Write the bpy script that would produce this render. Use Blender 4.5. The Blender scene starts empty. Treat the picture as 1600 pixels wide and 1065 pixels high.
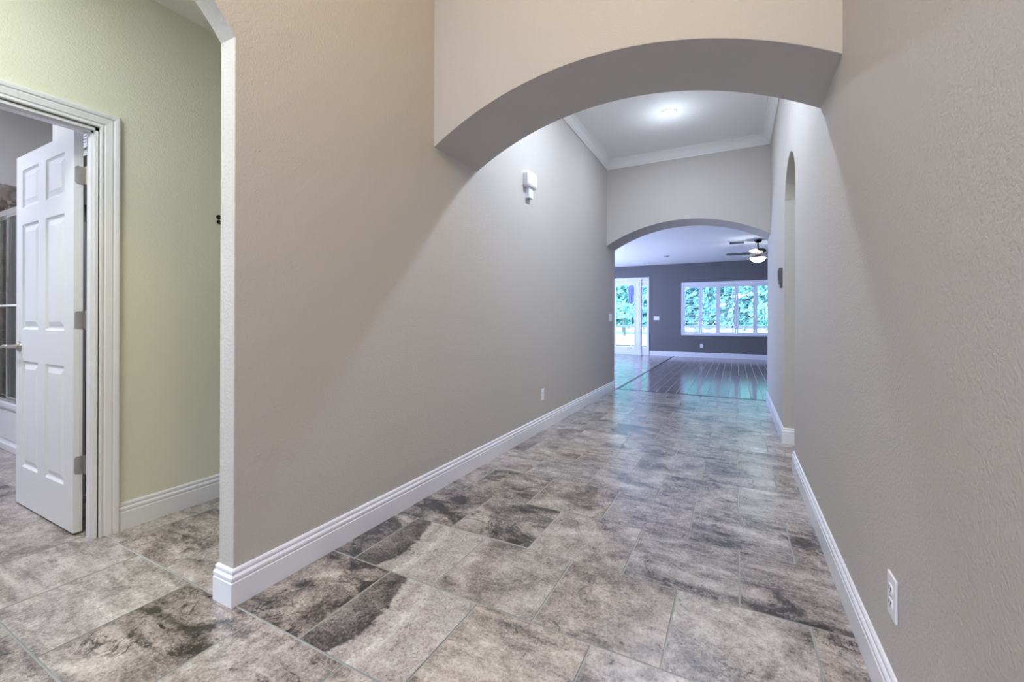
import bpy, bmesh, math, random
from mathutils import Vector, Matrix
random.seed(7)
S = bpy.context.scene
COL = S.collection
PI = math.pi

# ------------------------------------------------------------------ materials
def new_mat(name):
    m = bpy.data.materials.new(name); m.use_nodes = True
    nt = m.node_tree
    for n in list(nt.nodes): nt.nodes.remove(n)
    out = nt.nodes.new('ShaderNodeOutputMaterial')
    b = nt.nodes.new('ShaderNodeBsdfPrincipled')
    nt.links.new(b.outputs[0], out.inputs[0])
    return m, nt, b, out
def N(nt, t, **kw):
    n = nt.nodes.new(t)
    for k, v in kw.items():
        if k in n.inputs.keys(): n.inputs[k].default_value = v
        else: setattr(n, k, v)
    return n
def L(nt, a, b): nt.links.new(a, b)
def math_n(nt, op, a, b=None, c=None, clamp=False):
    n = nt.nodes.new('ShaderNodeMath'); n.operation = op; n.use_clamp = clamp
    for i, v in enumerate((a, b, c)):
        if v is None: continue
        if isinstance(v, (int, float)): n.inputs[i].default_value = v
        else: nt.links.new(v, n.inputs[i])
    return n.outputs[0]
def ramp(nt, fac, stops):
    r = nt.nodes.new('ShaderNodeValToRGB'); e = r.color_ramp.elements
    while len(e) < len(stops): e.new(0.5)
    for i, (p, c) in enumerate(stops):
        e[i].position = p; e[i].color = (*c, 1) if len(c) == 3 else c
    nt.links.new(fac, r.inputs[0]); return r.outputs[0]
def simple(name, col, rough=.5, metal=0.0, bump=None, spec=.5, var=0.0, coat=0):
    m, nt, b, out = new_mat(name)
    b.inputs['Base Color'].default_value = (*col, 1)
    b.inputs['Roughness'].default_value = rough
    b.inputs['Metallic'].default_value = metal
    b.inputs['Specular IOR Level'].default_value = spec
    b.inputs['Coat Weight'].default_value = coat
    if bump or var:
        tc = N(nt, 'ShaderNodeTexCoord')
        no = N(nt, 'ShaderNodeTexNoise', Scale=(bump[0] if bump else 8), Detail=4.0, Roughness=.55)
        L(nt, tc.outputs['Object'], no.inputs['Vector'])
        if bump:
            bp = N(nt, 'ShaderNodeBump', Strength=bump[1], Distance=bump[2])
            L(nt, no.outputs[0], bp.inputs['Height']); L(nt, bp.outputs[0], b.inputs['Normal'])
        if var:
            n2 = N(nt, 'ShaderNodeTexNoise', Scale=1.3, Detail=3.0)
            L(nt, tc.outputs['Object'], n2.inputs['Vector'])
            lo = tuple(max(0, c * (1 - var)) for c in col); hi = tuple(min(1, c * (1 + var)) for c in col)
            L(nt, ramp(nt, n2.outputs[0], [(.3, lo), (.7, hi)]), b.inputs['Base Color'])
    return m
def emis(name, col, st):
    m, nt, b, out = new_mat(name)
    b.inputs['Base Color'].default_value = (*col, 1)
    b.inputs['Emission Color'].default_value = (*col, 1); b.inputs['Emission Strength'].default_value = st
    return m
def glass(name, tint=(1, 1, 1), refl=.5):
    m, nt, b, out = new_mat(name); nt.nodes.remove(b)
    t = N(nt, 'ShaderNodeBsdfTransparent'); t.inputs[0].default_value = (*tint, 1)
    g = N(nt, 'ShaderNodeBsdfGlossy'); g.inputs['Roughness'].default_value = .02
    f = N(nt, 'ShaderNodeFresnel', IOR=1.45)
    mx = N(nt, 'ShaderNodeMixShader')
    L(nt, math_n(nt, 'MULTIPLY', f.outputs[0], refl), mx.inputs[0])
    L(nt, t.outputs[0], mx.inputs[1]); L(nt, g.outputs[0], mx.inputs[2]); L(nt, mx.outputs[0], out.inputs[0])
    return m

M = {}
M['paint'] = simple('wall_paint', (.50, .470, .445), .62, bump=(120, .55, .005), spec=.35)
M['paint_lit'] = simple('wall_paint_lit', (.73, .725, .61), .62, bump=(120, .55, .005), spec=.35)  # hall paint lightened and greened, standing in for brighter light on these walls
M['paint_bath'] = simple('bath_paint', (.56, .55, .52), .6, bump=(150, .3, .003), spec=.35)
M['accent'] = simple('accent_paint', (.145, .14, .145), .5, bump=(150, .3, .003), spec=.4)
M['ceiling'] = simple('ceiling_paint', (.86, .86, .86), .7, bump=(60, .3, .004), spec=.3)
M['trim'] = simple('trim_white', (.77, .77, .83), .28, spec=.5)
M['doorwhite'] = simple('door_white', (.76, .77, .80), .24, bump=(30, .05, .002), spec=.5)
M['plastic'] = simple('white_plastic', (.80, .80, .84), .3)
M['plasticgrey'] = simple('grey_plastic', (.42, .42, .46), .4)
M['thermo'] = simple('thermostat_grey', (.10, .10, .11), .4)
M['slot'] = simple('dark_slot', (.03, .03, .03), .6)
M['nickel'] = simple('brushed_nickel', (.46, .44, .41), .36, 1.0)
M['chrome'] = simple('chrome', (.85, .86, .88), .12, 1.0)
M['black'] = simple('black_rubber', (.012, .012, .013), .4)
M['bronze'] = simple('dark_bronze', (.020, .014, .012), .35, .6)
M['tub'] = simple('tub_enamel', (.78, .79, .81), .12)
M['cabinet'] = simple('espresso_wood', (.022, .020, .028), .3)
M['edgegrey'] = simple('shelf_edge', (.45, .45, .50), .35)
M['grout_dark'] = simple('transition_strip', (.03, .03, .035), .4)
M['glass'] = glass('window_glass')
M['showerglass'] = glass('shower_glass', (.86, .9, .88))
M['bowl'] = emis('lit_glass_bowl', (1, .97, .93), 9)
M['lens'] = emis('lamp_lens', (1, .97, .92), 30)
M['concrete'] = simple('pool_deck_concrete', (.80, .80, .74), .8, bump=(20, .2, .01))
M['grass'] = simple('lawn', (.16, .42, .30), .9, var=.3)
M['umbrella'] = simple('umbrella_canvas', (.20, .19, .42), .8)
M['cage'] = simple('screen_frame', (.05, .09, .12), .5)
M['roofsoffit'] = simple('lanai_soffit', (.35, .60, .66), .7)
M['bark'] = simple('bark', (.05, .09, .09), .9)

def leaf_mat(name, col):
    m, nt, b, out = new_mat(name)
    oi = N(nt, 'ShaderNodeTexCoord'); no = N(nt, 'ShaderNodeTexNoise', Scale=3.0, Detail=3.0)
    L(nt, oi.outputs['Object'], no.inputs['Vector'])
    L(nt, ramp(nt, no.outputs[0], [(.3, tuple(c * .6 for c in col)), (.7, tuple(min(1, c * 1.5) for c in col))]), b.inputs['Base Color'])
    b.inputs['Roughness'].default_value = .6
    return m
M['leaf1'] = leaf_mat('leaf_teal', (.06, .245, .27))
M['leaf2'] = leaf_mat('leaf_green', (.09, .30, .30))

def stone_material():
    m, nt, b, out = new_mat('stone_tile')
    uv = N(nt, 'ShaderNodeAttribute', attribute_name='tile_uv')
    sd = N(nt, 'ShaderNodeAttribute', attribute_name='tile_seed')
    st = N(nt, 'ShaderNodeAttribute', attribute_name='tile_style')     # x darkness, y arc weight, z streak weight
    off = N(nt, 'ShaderNodeVectorMath', operation='MULTIPLY_ADD')
    L(nt, sd.outputs['Vector'], off.inputs[0]); off.inputs[1].default_value = (37, 41, 29); L(nt, uv.outputs['Vector'], off.inputs[2])
    ss = N(nt, 'ShaderNodeSeparateXYZ'); L(nt, st.outputs['Vector'], ss.inputs[0])
    dark, arc, streak = ss.outputs
    su = N(nt, 'ShaderNodeSeparateXYZ'); L(nt, uv.outputs['Vector'], su.inputs[0])
    sr = N(nt, 'ShaderNodeSeparateXYZ'); L(nt, sd.outputs['Vector'], sr.inputs[0])
    def noise(vec, scale, detail=6.0, rough=.6, dist=0.0, vscale=None):
        if vscale:
            v = N(nt, 'ShaderNodeVectorMath', operation='MULTIPLY'); L(nt, vec, v.inputs[0]); v.inputs[1].default_value = vscale; vec = v.outputs[0]
        n = N(nt, 'ShaderNodeTexNoise', Scale=scale, Detail=detail, Roughness=rough, Distortion=dist)
        L(nt, vec, n.inputs['Vector']); return n.outputs[0]
    P = off.outputs[0]
    big = noise(P, 1.6, 8, .60, .8)
    stk = noise(P, 1.3, 9, .66, .5, (1.0, 3.4, 1))
    mid = noise(P, 7.5, 12, .74, .5)
    fine = noise(P, 38.0, 8, .80)
    mxs = N(nt, 'ShaderNodeMix', data_type='FLOAT'); L(nt, streak, mxs.inputs[0]); L(nt, big, mxs.inputs[2]); L(nt, stk, mxs.inputs[3])
    base = mxs.outputs[0]
    v = math_n(nt, 'MULTIPLY_ADD', base, 1.35, -.165)
    # printed arcs: rings round a far centre left of the tile
    dx = math_n(nt, 'ADD', su.outputs[0], 1.0); dy = math_n(nt, 'ADD', su.outputs[1], -.40)
    wob = math_n(nt, 'ADD', math_n(nt, 'MULTIPLY', math_n(nt, 'SUBTRACT', mid, .5), .22), math_n(nt, 'MULTIPLY', math_n(nt, 'SUBTRACT', big, .5), .16))
    r = math_n(nt, 'SUBTRACT', math_n(nt, 'ADD', math_n(nt, 'SQRT', math_n(nt, 'ADD', math_n(nt, 'MULTIPLY', dx, dx), math_n(nt, 'MULTIPLY', dy, dy))), wob), 1.0)
    rr = ramp(nt, r, [(.0, (.34,) * 3), (.22, (.26,) * 3), (.34, (.20,) * 3), (.375, (.58,) * 3), (.52, (.60,) * 3), (.58, (.74,) * 3), (.66, (.58,) * 3), (.9, (.62,) * 3)])
    rr = math_n(nt, 'ADD', rr, math_n(nt, 'MULTIPLY', math_n(nt, 'SUBTRACT', big, .5), .45))
    mxa = N(nt, 'ShaderNodeMix', data_type='FLOAT'); L(nt, math_n(nt, 'MAXIMUM', arc, 0.0), mxa.inputs[0]); L(nt, v, mxa.inputs[2]); L(nt, rr, mxa.inputs[3])
    v = mxa.outputs[0]
    v = math_n(nt, 'ADD', v, math_n(nt, 'MULTIPLY', math_n(nt, 'SUBTRACT', mid, .5), .85))
    v = math_n(nt, 'ADD', v, math_n(nt, 'MULTIPLY', math_n(nt, 'SUBTRACT', fine, .5), 1.1))
    # dark blotches with ragged edges, more of them on darker prints
    blot = noise(P, 1.15, 12, .70, .9, (1.0, 1.7, 1))
    bl = math_n(nt, 'MULTIPLY', math_n(nt, 'SUBTRACT', blot, math_n(nt, 'MULTIPLY_ADD', dark, -.18, .625)), 7.0, clamp=True)
    v = math_n(nt, 'SUBTRACT', v, math_n(nt, 'MULTIPLY', bl, math_n(nt, 'MULTIPLY_ADD', math_n(nt, 'SUBTRACT', noise(P, 11.0, 9, .75, .3), .5), -2.2, .38)))
    edge = math_n(nt, 'MULTIPLY', arc, -1.0, clamp=True)
    band = math_n(nt, 'MULTIPLY', math_n(nt, 'ADD', math_n(nt, 'SUBTRACT', .27, su.outputs[1]), math_n(nt, 'ADD', math_n(nt, 'MULTIPLY', math_n(nt, 'SUBTRACT', blot, .5), 1.3), math_n(nt, 'MULTIPLY', math_n(nt, 'SUBTRACT', mid, .5), .6))), 5.0, clamp=True)
    v = math_n(nt, 'SUBTRACT', v, math_n(nt, 'MULTIPLY', math_n(nt, 'MULTIPLY', band, edge), math_n(nt, 'MULTIPLY_ADD', math_n(nt, 'SUBTRACT', mid, .5), -1.6, .36)))
    v = math_n(nt, 'SUBTRACT', v, math_n(nt, 'MULTIPLY', dark, .13))
    # pale drifts
    pale = math_n(nt, 'MULTIPLY', math_n(nt, 'SUBTRACT', noise(P, 1.7, 8, .6, 1.2, (.7, 2.2, 1)), .56), 5.0, clamp=True)
    v = math_n(nt, 'ADD', v, math_n(nt, 'MULTIPLY', pale, .13))
    # thin dark veins
    vn = math_n(nt, 'ABSOLUTE', math_n(nt, 'SUBTRACT', noise(P, 2.1, 8, .60, 1.0), .5))
    vein = math_n(nt, 'SUBTRACT', 1.0, math_n(nt, 'MULTIPLY', vn, 60.0), clamp=True)
    gate = math_n(nt, 'MULTIPLY', math_n(nt, 'SUBTRACT', noise(P, 2.3, 3, .5), .50), 7.0, clamp=True)
    v = math_n(nt, 'SUBTRACT', v, math_n(nt, 'MULTIPLY', math_n(nt, 'MULTIPLY', vein, gate), math_n(nt, 'MULTIPLY_ADD', dark, .30, .22)))
    # pits
    pit = ramp(nt, noise(P, 55.0, 3, .6), [(.0, (1, 1, 1)), (.36, (1, 1, 1)), (.41, (0, 0, 0))])
    v = math_n(nt, 'SUBTRACT', v, math_n(nt, 'MULTIPLY', pit, .17))
    col = ramp(nt, v, [(.03, (.008, .007, .007)), (.17, (.060, .050, .048)), (.33, (.170, .146, .138)), (.50, (.310, .272, .257)), (.68, (.465, .425, .40)), (.95, (.70, .66, .62))])
    # warm / cool tint per tile
    tint = ramp(nt, sr.outputs[2], [(.0, (1.05, 1.0, .93)), (.5, (1.0, .985, .98)), (1.0, (.97, .985, 1.0))])
    mc = N(nt, 'ShaderNodeMix', data_type='RGBA', blend_type='MULTIPLY'); mc.inputs[0].default_value = 1
    L(nt, col, mc.inputs[6]); L(nt, tint, mc.inputs[7]); L(nt, mc.outputs[2], b.inputs['Base Color'])
    L(nt, math_n(nt, 'MULTIPLY_ADD', mid, .22, .10), b.inputs['Roughness'])
    b.inputs['Specular IOR Level'].default_value = .8; b.inputs['IOR'].default_value = 1.72
    bp = N(nt, 'ShaderNodeBump', Strength=.12, Distance=.004); L(nt, v, bp.inputs['Height']); L(nt, bp.outputs[0], b.inputs['Normal'])
    return m
M['stone'] = stone_material()
M['grout'] = simple('grout', (.33, .33, .32), .75, bump=(200, .4, .002), var=.25)
M['grout_light'] = simple('grout_light', (.52, .50, .50), .6)

def plank_material():
    m, nt, b, out = new_mat('plank_tile')
    uv = N(nt, 'ShaderNodeAttribute', attribute_name='tile_uv'); sd = N(nt, 'ShaderNodeAttribute', attribute_name='tile_seed')
    off = N(nt, 'ShaderNodeVectorMath', operation='MULTIPLY_ADD'); L(nt, sd.outputs['Vector'], off.inputs[0]); off.inputs[1].default_value = (37, 41, 29); L(nt, uv.outputs['Vector'], off.inputs[2])
    v = N(nt, 'ShaderNodeVectorMath', operation='MULTIPLY'); L(nt, off.outputs[0], v.inputs[0]); v.inputs[1].default_value = (6, .8, 1)
    n = N(nt, 'ShaderNodeTexNoise', Scale=3.0, Detail=8.0, Roughness=.65, Distortion=.5); L(nt, v.outputs[0], n.inputs['Vector'])
    L(nt, ramp(nt, n.outputs[0], [(.25, (.06, .045, .048)), (.5, (.15, .115, .115)), (.75, (.28, .23, .23))]), b.inputs['Base Color'])
    b.inputs['Roughness'].default_value = .14; b.inputs['Specular IOR Level'].default_value = .8; b.inputs['IOR'].default_value = 1.7
    return m
M['plank'] = plank_material()

def bath_tile_material():
    m, nt, b, out = new_mat('bath_wall_tile')
    tc = N(nt, 'ShaderNodeTexCoord')
    sp = N(nt, 'ShaderNodeSeparateXYZ'); L(nt, tc.outputs['Object'], sp.inputs[0])
    cb = N(nt, 'ShaderNodeCombineXYZ')
    L(nt, math_n(nt, 'ADD', sp.outputs[0], sp.outputs[1]), cb.inputs[0]); L(nt, sp.outputs[2], cb.inputs[1])
    br = N(nt, 'ShaderNodeTexBrick', Scale=1.0); br.inputs['Mortar Size'].default_value = .003
    br.inputs['Brick Width'].default_value = .33; br.inputs['Row Height'].default_value = .33; br.offset = .0
    br.inputs['Color1'].default_value = (0.24, .21, .18, 1); br.inputs['Color2'].default_value = (.36, .32, .28, 1); br.inputs['Mortar'].default_value = (.40, .38, .35, 1)
    L(nt, cb.outputs[0], br.inputs['Vector'])
    n = N(nt, 'ShaderNodeTexNoise', Scale=7.0, Detail=9.0, Roughness=.7, Distortion=.8); L(nt, tc.outputs['Object'], n.inputs['Vector'])
    mx = N(nt, 'ShaderNodeMix', data_type='RGBA', blend_type='MULTIPLY'); mx.inputs[0].default_value = 1
    L(nt, br.outputs[0], mx.inputs[6]); L(nt, ramp(nt, n.outputs[0], [(.28, (.35, .33, .31)), (.5, (1, 1, 1)), (.72, (1.9, 1.8, 1.7))]), mx.inputs[7])
    L(nt, mx.outputs[2], b.inputs['Base Color']); b.inputs['Roughness'].default_value = .3
    return m
M['bathtile'] = bath_tile_material()
def mosaic_material():
    m, nt, b, out = new_mat('mosaic_border')
    tc = N(nt, 'ShaderNodeTexCoord')
    vo = N(nt, 'ShaderNodeTexVoronoi', Scale=34.0); L(nt, tc.outputs['Object'], vo.inputs['Vector'])
    sp = N(nt, 'ShaderNodeSeparateColor'); L(nt, vo.outputs['Color'], sp.inputs[0])
    L(nt, ramp(nt, sp.outputs[0], [(.0, (.03, .025, .02)), (.35, (.20, .16, .12)), (.6, (.42, .38, .32)), (1, (.10, .08, .07))]), b.inputs['Base Color'])
    b.inputs['Roughness'].default_value = .3
    return m
M['mosaic'] = mosaic_material()

# ------------------------------------------------------------------ helpers
def link(name, bm, mat, parent=None, smooth=False, loc=None, bevel=None, mats=None):
    bmesh.ops.recalc_face_normals(bm, faces=bm.faces[:])
    me = bpy.data.meshes.new(name); bm.to_mesh(me); bm.free()
    for mm in (mats or [mat]): me.materials.append(mm)
    if smooth:
        for p in me.polygons: p.use_smooth = True
    o = bpy.data.objects.new(name, me); COL.objects.link(o)
    if loc: o.location = loc
    if parent: o.parent = parent
    if bevel:
        md = o.modifiers.new('Bevel', 'BEVEL'); md.width = bevel; md.segments = 2; md.limit_method = 'ANGLE'; md.angle_limit = math.radians(40)
    return o
def tag(o, label, cat, group=None, kind=None):
    o['label'] = label; o['category'] = cat
    if group: o['group'] = group
    if kind: o['kind'] = kind
    return o
def struct(o, label, cat): return tag(o, label, cat, kind='structure')
def empty(name, loc, rz=0):
    o = bpy.data.objects.new(name, None); COL.objects.link(o); o.location = loc; o.rotation_euler = (0, 0, rz); o.empty_display_size = .05
    return o
def box(bm, x0, x1, y0, y1, z0, z1, mi=0):
    v = [bm.verts.new(p) for p in ((x0, y0, z0), (x1, y0, z0), (x1, y1, z0), (x0, y1, z0), (x0, y0, z1), (x1, y0, z1), (x1, y1, z1), (x0, y1, z1))]
    for f in ((0, 3, 2, 1), (4, 5, 6, 7), (0, 1, 5, 4), (1, 2, 6, 5), (2, 3, 7, 6), (3, 0, 4, 7)):
        bm.faces.new([v[i] for i in f]).material_index = mi
def boxes(*bs):
    bm = bmesh.new()
    for b in bs: box(bm, *b)
    return bm
def prism(bm, pts, fa, t0, t1):
    """extrude 2-D outline; fa(u, v, t) -> xyz"""
    a = [bm.verts.new(fa(u, v, t0)) for u, v in pts]; b = [bm.verts.new(fa(u, v, t1)) for u, v in pts]
    bm.faces.new(a); bm.faces.new(b[::-1]); n = len(pts)
    for i in range(n): bm.faces.new((a[i], b[i], b[(i + 1) % n], a[(i + 1) % n]))
def arc(a, b, spring, rise, n=40):
    c = (a + b) / 2; w = abs(b - a) / 2; R = (w * w + rise * rise) / (2 * rise)
    th = math.asin(min(1, w / R)); cz = spring + rise - R; s = 1 if b > a else -1
    return [(c + s * R * math.sin(-th + 2 * th * i / n), cz + R * math.cos(-th + 2 * th * i / n)) for i in range(n + 1)]
def cyl(bm, p0, p1, r, seg=20, r1=None):
    p0, p1 = Vector(p0), Vector(p1); d = p1 - p0
    m = Matrix.Translation((p0 + p1) / 2) @ d.to_track_quat('Z', 'Y').to_matrix().to_4x4()
    bmesh.ops.create_cone(bm, cap_ends=True, segments=seg, radius1=r, radius2=(r if r1 is None else r1), depth=d.length, matrix=m)
def lathe(bm, prof, seg=32, origin=(0, 0, 0)):
    ox, oy, oz = origin; rings = []
    for r, z in prof:
        if r < 1e-5: rings.append([bm.verts.new((ox, oy, oz + z))])
        else: rings.append([bm.verts.new((ox + r * math.cos(2 * PI * i / seg), oy + r * math.sin(2 * PI * i / seg), oz + z)) for i in range(seg)])
    for A, B in zip(rings, rings[1:]):
        for i in range(seg):
            j = (i + 1) % seg
            if len(A) == 1 and len(B) == 1: continue
            if len(A) == 1: bm.faces.new((A[0], B[i], B[j]))
            elif len(B) == 1: bm.faces.new((A[i], B[0], A[j]))
            else: bm.faces.new((A[i], B[i], B[j], A[j]))
def sweep(bm, path, prof, up, side=1, closed=False):
    """sweep profile (d, h) along a 3-D polyline lying in a plane with normal `up`; d goes sideways with mitred corners, h along up"""
    up = Vector(up); P = [Vector(p) for p in path]; n = len(P); rings = []
    for i in range(n):
        a = P[i] - P[i - 1] if (i > 0 or closed) else None
        b = P[(i + 1) % n] - P[i] if (i < n - 1 or closed) else None
        na = (a.normalized().cross(up) * side) if a is not None else None
        nb = (b.normalized().cross(up) * side) if b is not None else None
        if na is None: s = nb
        elif nb is None: s = na
        else:
            s = (na + nb); s = s / (1 + na.dot(nb))
        rings.append([bm.verts.new(P[i] + s * d + up * h) for d, h in prof])
    k = len(prof)
    for i in range(n if closed else n - 1):
        A, B = rings[i], rings[(i + 1) % n]
        for j in range(k): bm.faces.new((A[j], B[j], B[(j + 1) % k], A[(j + 1) % k]))
    if not closed: bm.faces.new(rings[0]); bm.faces.new(rings[-1][::-1])

XL, XR = -1.705, .386           # hall walls
XV = -2.83                      # vestibule wall with the white door
WT = .095                       # stud wall thickness
YP = .962                       # end of the left hall wall
Y1, Y1b = 2.185, 2.70           # first arch
Y2, Y2b = 6.30, 6.78            # second arch
YB = 13.80                      # far wall
HH, HF, HV, HR, HBATH = 3.44, 3.95, 2.84, 2.80, 3.02

# ------------------------------------------------------------------ floors
def tiles(name, regions, w, h, x_phase, y0, stagger, gap, mats, styles=None, along_y=False):
    bm = bmesh.new()
    seed = bm.faces.layers.float_vector.new('tile_seed'); sty = bm.faces.layers.float_vector.new('tile_style')
    uvl = bm.loops.layers.float_vector.new('tile_uv')
    c = .0014
    for (ax0, ax1, ay0, ay1) in regions:
        v = [bm.verts.new(p) for p in ((ax0, ay0, -.003), (ax1, ay0, -.003), (ax1, ay1, -.003), (ax0, ay1, -.003))]
        f = bm.faces.new(v); f.material_index = 1
        v2 = [bm.verts.new(p) for p in ((ax0, ay0, -.08), (ax0, ay1, -.08), (ax1, ay1, -.08), (ax1, ay0, -.08))]
        f = bm.faces.new(v2); f.material_index = 1
        if along_y: u0, u1, r0, r1 = ay0, ay1, ax0, ax1
        else: u0, u1, r0, r1 = ax0, ax1, ay0, ay1
        for ri in range(math.floor((r0 - y0) / h) - 1, math.ceil((r1 - y0) / h) + 1):
            ra, rb = y0 + ri * h, y0 + (ri + 1) * h
            sh = x_phase + (w * stagger if ri % 2 == 0 else 0)
            if along_y: sh = x_phase + w * ((ri * .37) % 1)
            for ci in range(math.floor((u0 - sh) / w) - 1, math.ceil((u1 - sh) / w) + 1):
                ca, cb = sh + ci * w, sh + (ci + 1) * w
                a0, a1, b0, b1 = max(ca, u0), min(cb, u1), max(ra, r0), min(rb, r1)
                if a1 - a0 < .02 or b1 - b0 < .02: continue
                a0 += gap / 2; a1 -= gap / 2; b0 += gap / 2; b1 -= gap / 2
                rnd = random.Random(ri * 1009 + ci * 31 + 5)
                sv = (rnd.random(), rnd.random(), rnd.random())
                key = (ri, round(ca, 1))
                s = (styles or {}).get(key) or (rnd.gauss(.12, .22), 0.0, rnd.choice((0, .4, .8)))
                if len(s) > 3: sv = s[3]
                O = [(a0, b0), (a1, b0), (a1, b1), (a0, b1)]; I = [(a0 + c, b0 + c), (a1 - c, b0 + c), (a1 - c, b1 - c), (a0 + c, b1 - c)]
                if along_y: O = [(q, p) for p, q in O][::-1]; I = [(q, p) for p, q in I][::-1]
                vo = [bm.verts.new((x, y, -.0028)) for x, y in O]; vi = [bm.verts.new((x, y, 0)) for x, y in I]
                fs = [bm.faces.new(vi)] + [bm.faces.new((vo[k], vo[(k + 1) % 4], vi[(k + 1) % 4], vi[k])) for k in range(4)]
                for fi, f in enumerate(fs):
                    f[seed] = sv; f[sty] = s[:3]; f.material_index = 1 if fi else 0
                    for lp in f.loops:
                        x, y = lp.vert.co.x, lp.vert.co.y
                        lp[uvl] = ((y if along_y else x) - ca, (x if along_y else y) - ra, 0) if along_y else ((x - ca) / w, (y - ra) / h, 0)
    me = bpy.data.meshes.new(name); bm.to_mesh(me); bm.free()
    for m_ in mats: me.materials.append(m_)
    o = bpy.data.objects.new(name, me); COL.objects.link(o); return o

P_ = .4492
SA = (.12, .31, .55); 
styles = {   # (row, left edge) : darkness, arc, streak, seed
    (0, -2.0): (.55, 0, 1, (.71, .13, .2)), (0, -1.6): (.50, 0, 0, (.33, .65, .4)), (0, -2.5): (-.35, 0, 1, (.2, .9, .6)), (0, -2.9): (-.45, 0, 1, (.8, .3, .5)), (0, -1.1): (.2, 0, 0, (.1, .2, .3)),
    (-1, -2.2): (.35, 0, 1, (.45, .8, .3)), (-1, -2.7): (-.2, 0, 1, (.5, .1, .9)),
    (1, -1.8): (.62, 0, 0, (.92, .41, .1)), (1, -1.3): (.0, 1, 0, SA), (1, -.9): (-.05, -.9, 1, (.27, .77, .0)), (1, -.4): (.02, 0, 0, (.61, .05, .4)), (1, 0.0): (.2, 0, 0, (.91, .25, .4)),
    (1, -2.2): (-.2, 0, 1, (.6, .6, .2)), (1, -2.7): (.35, 0, 1, (.3, .3, .1)), (1, -3.1): (-.3, 0, 1, (.35, .9, .5)),
    (2, -2.0): (1.0, 0, 0, (.4, .9, .5)), (2, -1.6): (.05, 1, 0, SA), (2, -1.1): (-.05, 0, 0, (.75, .2, .4)), (2, -.7): (.05, 0, .3, (.15, .6, .1)), (2, -.2): (.12, 0, 0, (.55, .55, .7)), (2, .2): (.5, 0, .5, (.35, .1, .3)),
    (3, -1.8): (.72, 0, 0, (.15, .45, .7)), (3, -1.3): (.62, 0, 0, (.66, .85, .4)), (3, -.9): (-.02, 0, 0, (.25, .35, .4)), (3, -.4): (.30, -.6, 1, (.82, .52, .8)), (3, 0.0): (.30, -1, 1, (.52, .12, .5)),
    (4, -2.0): (.3, 0, 0, (.5, .5, .5)), (4, -1.6): (.6, 0, 0, (.3, .8, .2)), (4, -1.1): (.25, 0, 0, (.8, .8, .2)), (4, -.7): (.25, 0, .6, (.1, .75, .6)), (4, -.2): (.28, -.5, 1, (.7, .1, .9)), (4, .2): (.5, 0, 0, (.9, .9, .3)),
}
fl = tiles('floor', [(-6.0, 2.2, -3.0, 6.80), (-5.2, -1.69, 6.80, 13.95)], P_, P_, -1.33, .965 - P_, .5, .0048, [M['stone'], M['grout']],
           styles)
struct(fl, 'grey brown stone look tile floor in a staggered pattern', 'floor')
fw = tiles('floor.001', [(-1.645, 3.6, 6.84, 13.95)], 1.2, .142, 6.9, -1.645, 0, .006, [M['plank'], M['grout_light']], along_y=True)
struct(fw, 'dark wood look plank floor of the far room', 'floor')
bm = boxes((-1.69, 2.2, 6.80, 6.84, -.06, .002), (-1.69, -1.645, 6.84, 13.80, -.06, .002))
struct(link('trim_7', bm, M['grout_dark']), 'thin dark transition strip framing the plank floor', 'floor trim')
struct(link('floor.002', boxes((2.2, 3.6, 6.70, 6.84, -.08, -.001)), M['grout']), 'strip of screed under the far room doorway side', 'floor')

# ------------------------------------------------------------------ walls
# left hall wall with the arched opening into the vestibule
bm = bmesh.new()
out = [(-3.0, 0), (-.088, 0), (-.088, 2.18)] + arc(-.088, YP, 2.18, .275, 32) + [(YP, 0), (Y2b, 0), (Y2b, HF), (-3.0, HF)]
prism(bm, out, lambda u, v, t: (t, u, v), XL, XL - WT)
struct(link('wall_left', bm, M['paint'], bevel=.004), 'long beige left hallway wall ending in a narrow pier', 'wall')
# right hall wall with the narrow arched opening
bm = bmesh.new()
out = [(-3.0, 0), (3.75, 0), (3.75, 2.17)] + arc(3.75, 4.53, 2.17, .285, 32) + [(4.53, 0), (Y2b, 0), (Y2b, HF), (-3.0, HF)]
prism(bm, out, lambda u, v, t: (t, u, v), XR, XR + .15)
struct(link('wall_right', bm, M['paint'], bevel=.004), 'long beige right hallway wall with a narrow arched opening', 'wall')
def arch_wall(name, ya, yb, top, label):
    bm = bmesh.new(); e = .03
    A = arc(XL, XR, 2.195, .288, 56)
    out = [(XL - e, 2.195)] + A + [(XR + e, 2.195), (XR + e, top), (XL - e, top)]
    prism(bm, out, lambda u, v, t: (u, t, v), ya, yb)
    return struct(link(name, bm, M['paint'], bevel=.003), label, 'arch')
arch_wall('wall_front', Y1, Y1b, HF, 'wide beige arch spanning the hallway nearest the camera')
arch_wall('wall_middle', Y2, Y2b, HF, 'second beige arch at the far end of the hallway')
# vestibule, bathroom partition (door opening y .108 to .938)
DY0, DY1, DH = .108, .940, 2.048
bm = boxes((XV - WT, XV, DY1, 2.7, 0, HF), (XV - WT, XV, -1.2, DY0, 0, HF), (XV - WT, XV, DY0, DY1, DH, HF))
struct(link('wall_vestibule', bm, M['paint_lit']), 'beige vestibule wall, greenish light put into its colour, around the open white door', 'wall')
struct(link('wall_vestibule_end', boxes((XV - .01, XL - WT + .01, 2.6, 2.7, 0, HF)), M['paint_lit']), 'end wall of the vestibule hidden behind the pier', 'wall')
struct(link('wall_vestibule_near', boxes((XV - .01, XL - WT + .01, -1.3, -1.2, 0, HF)), M['paint_lit']), 'near end wall of the vestibule', 'wall')
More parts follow.
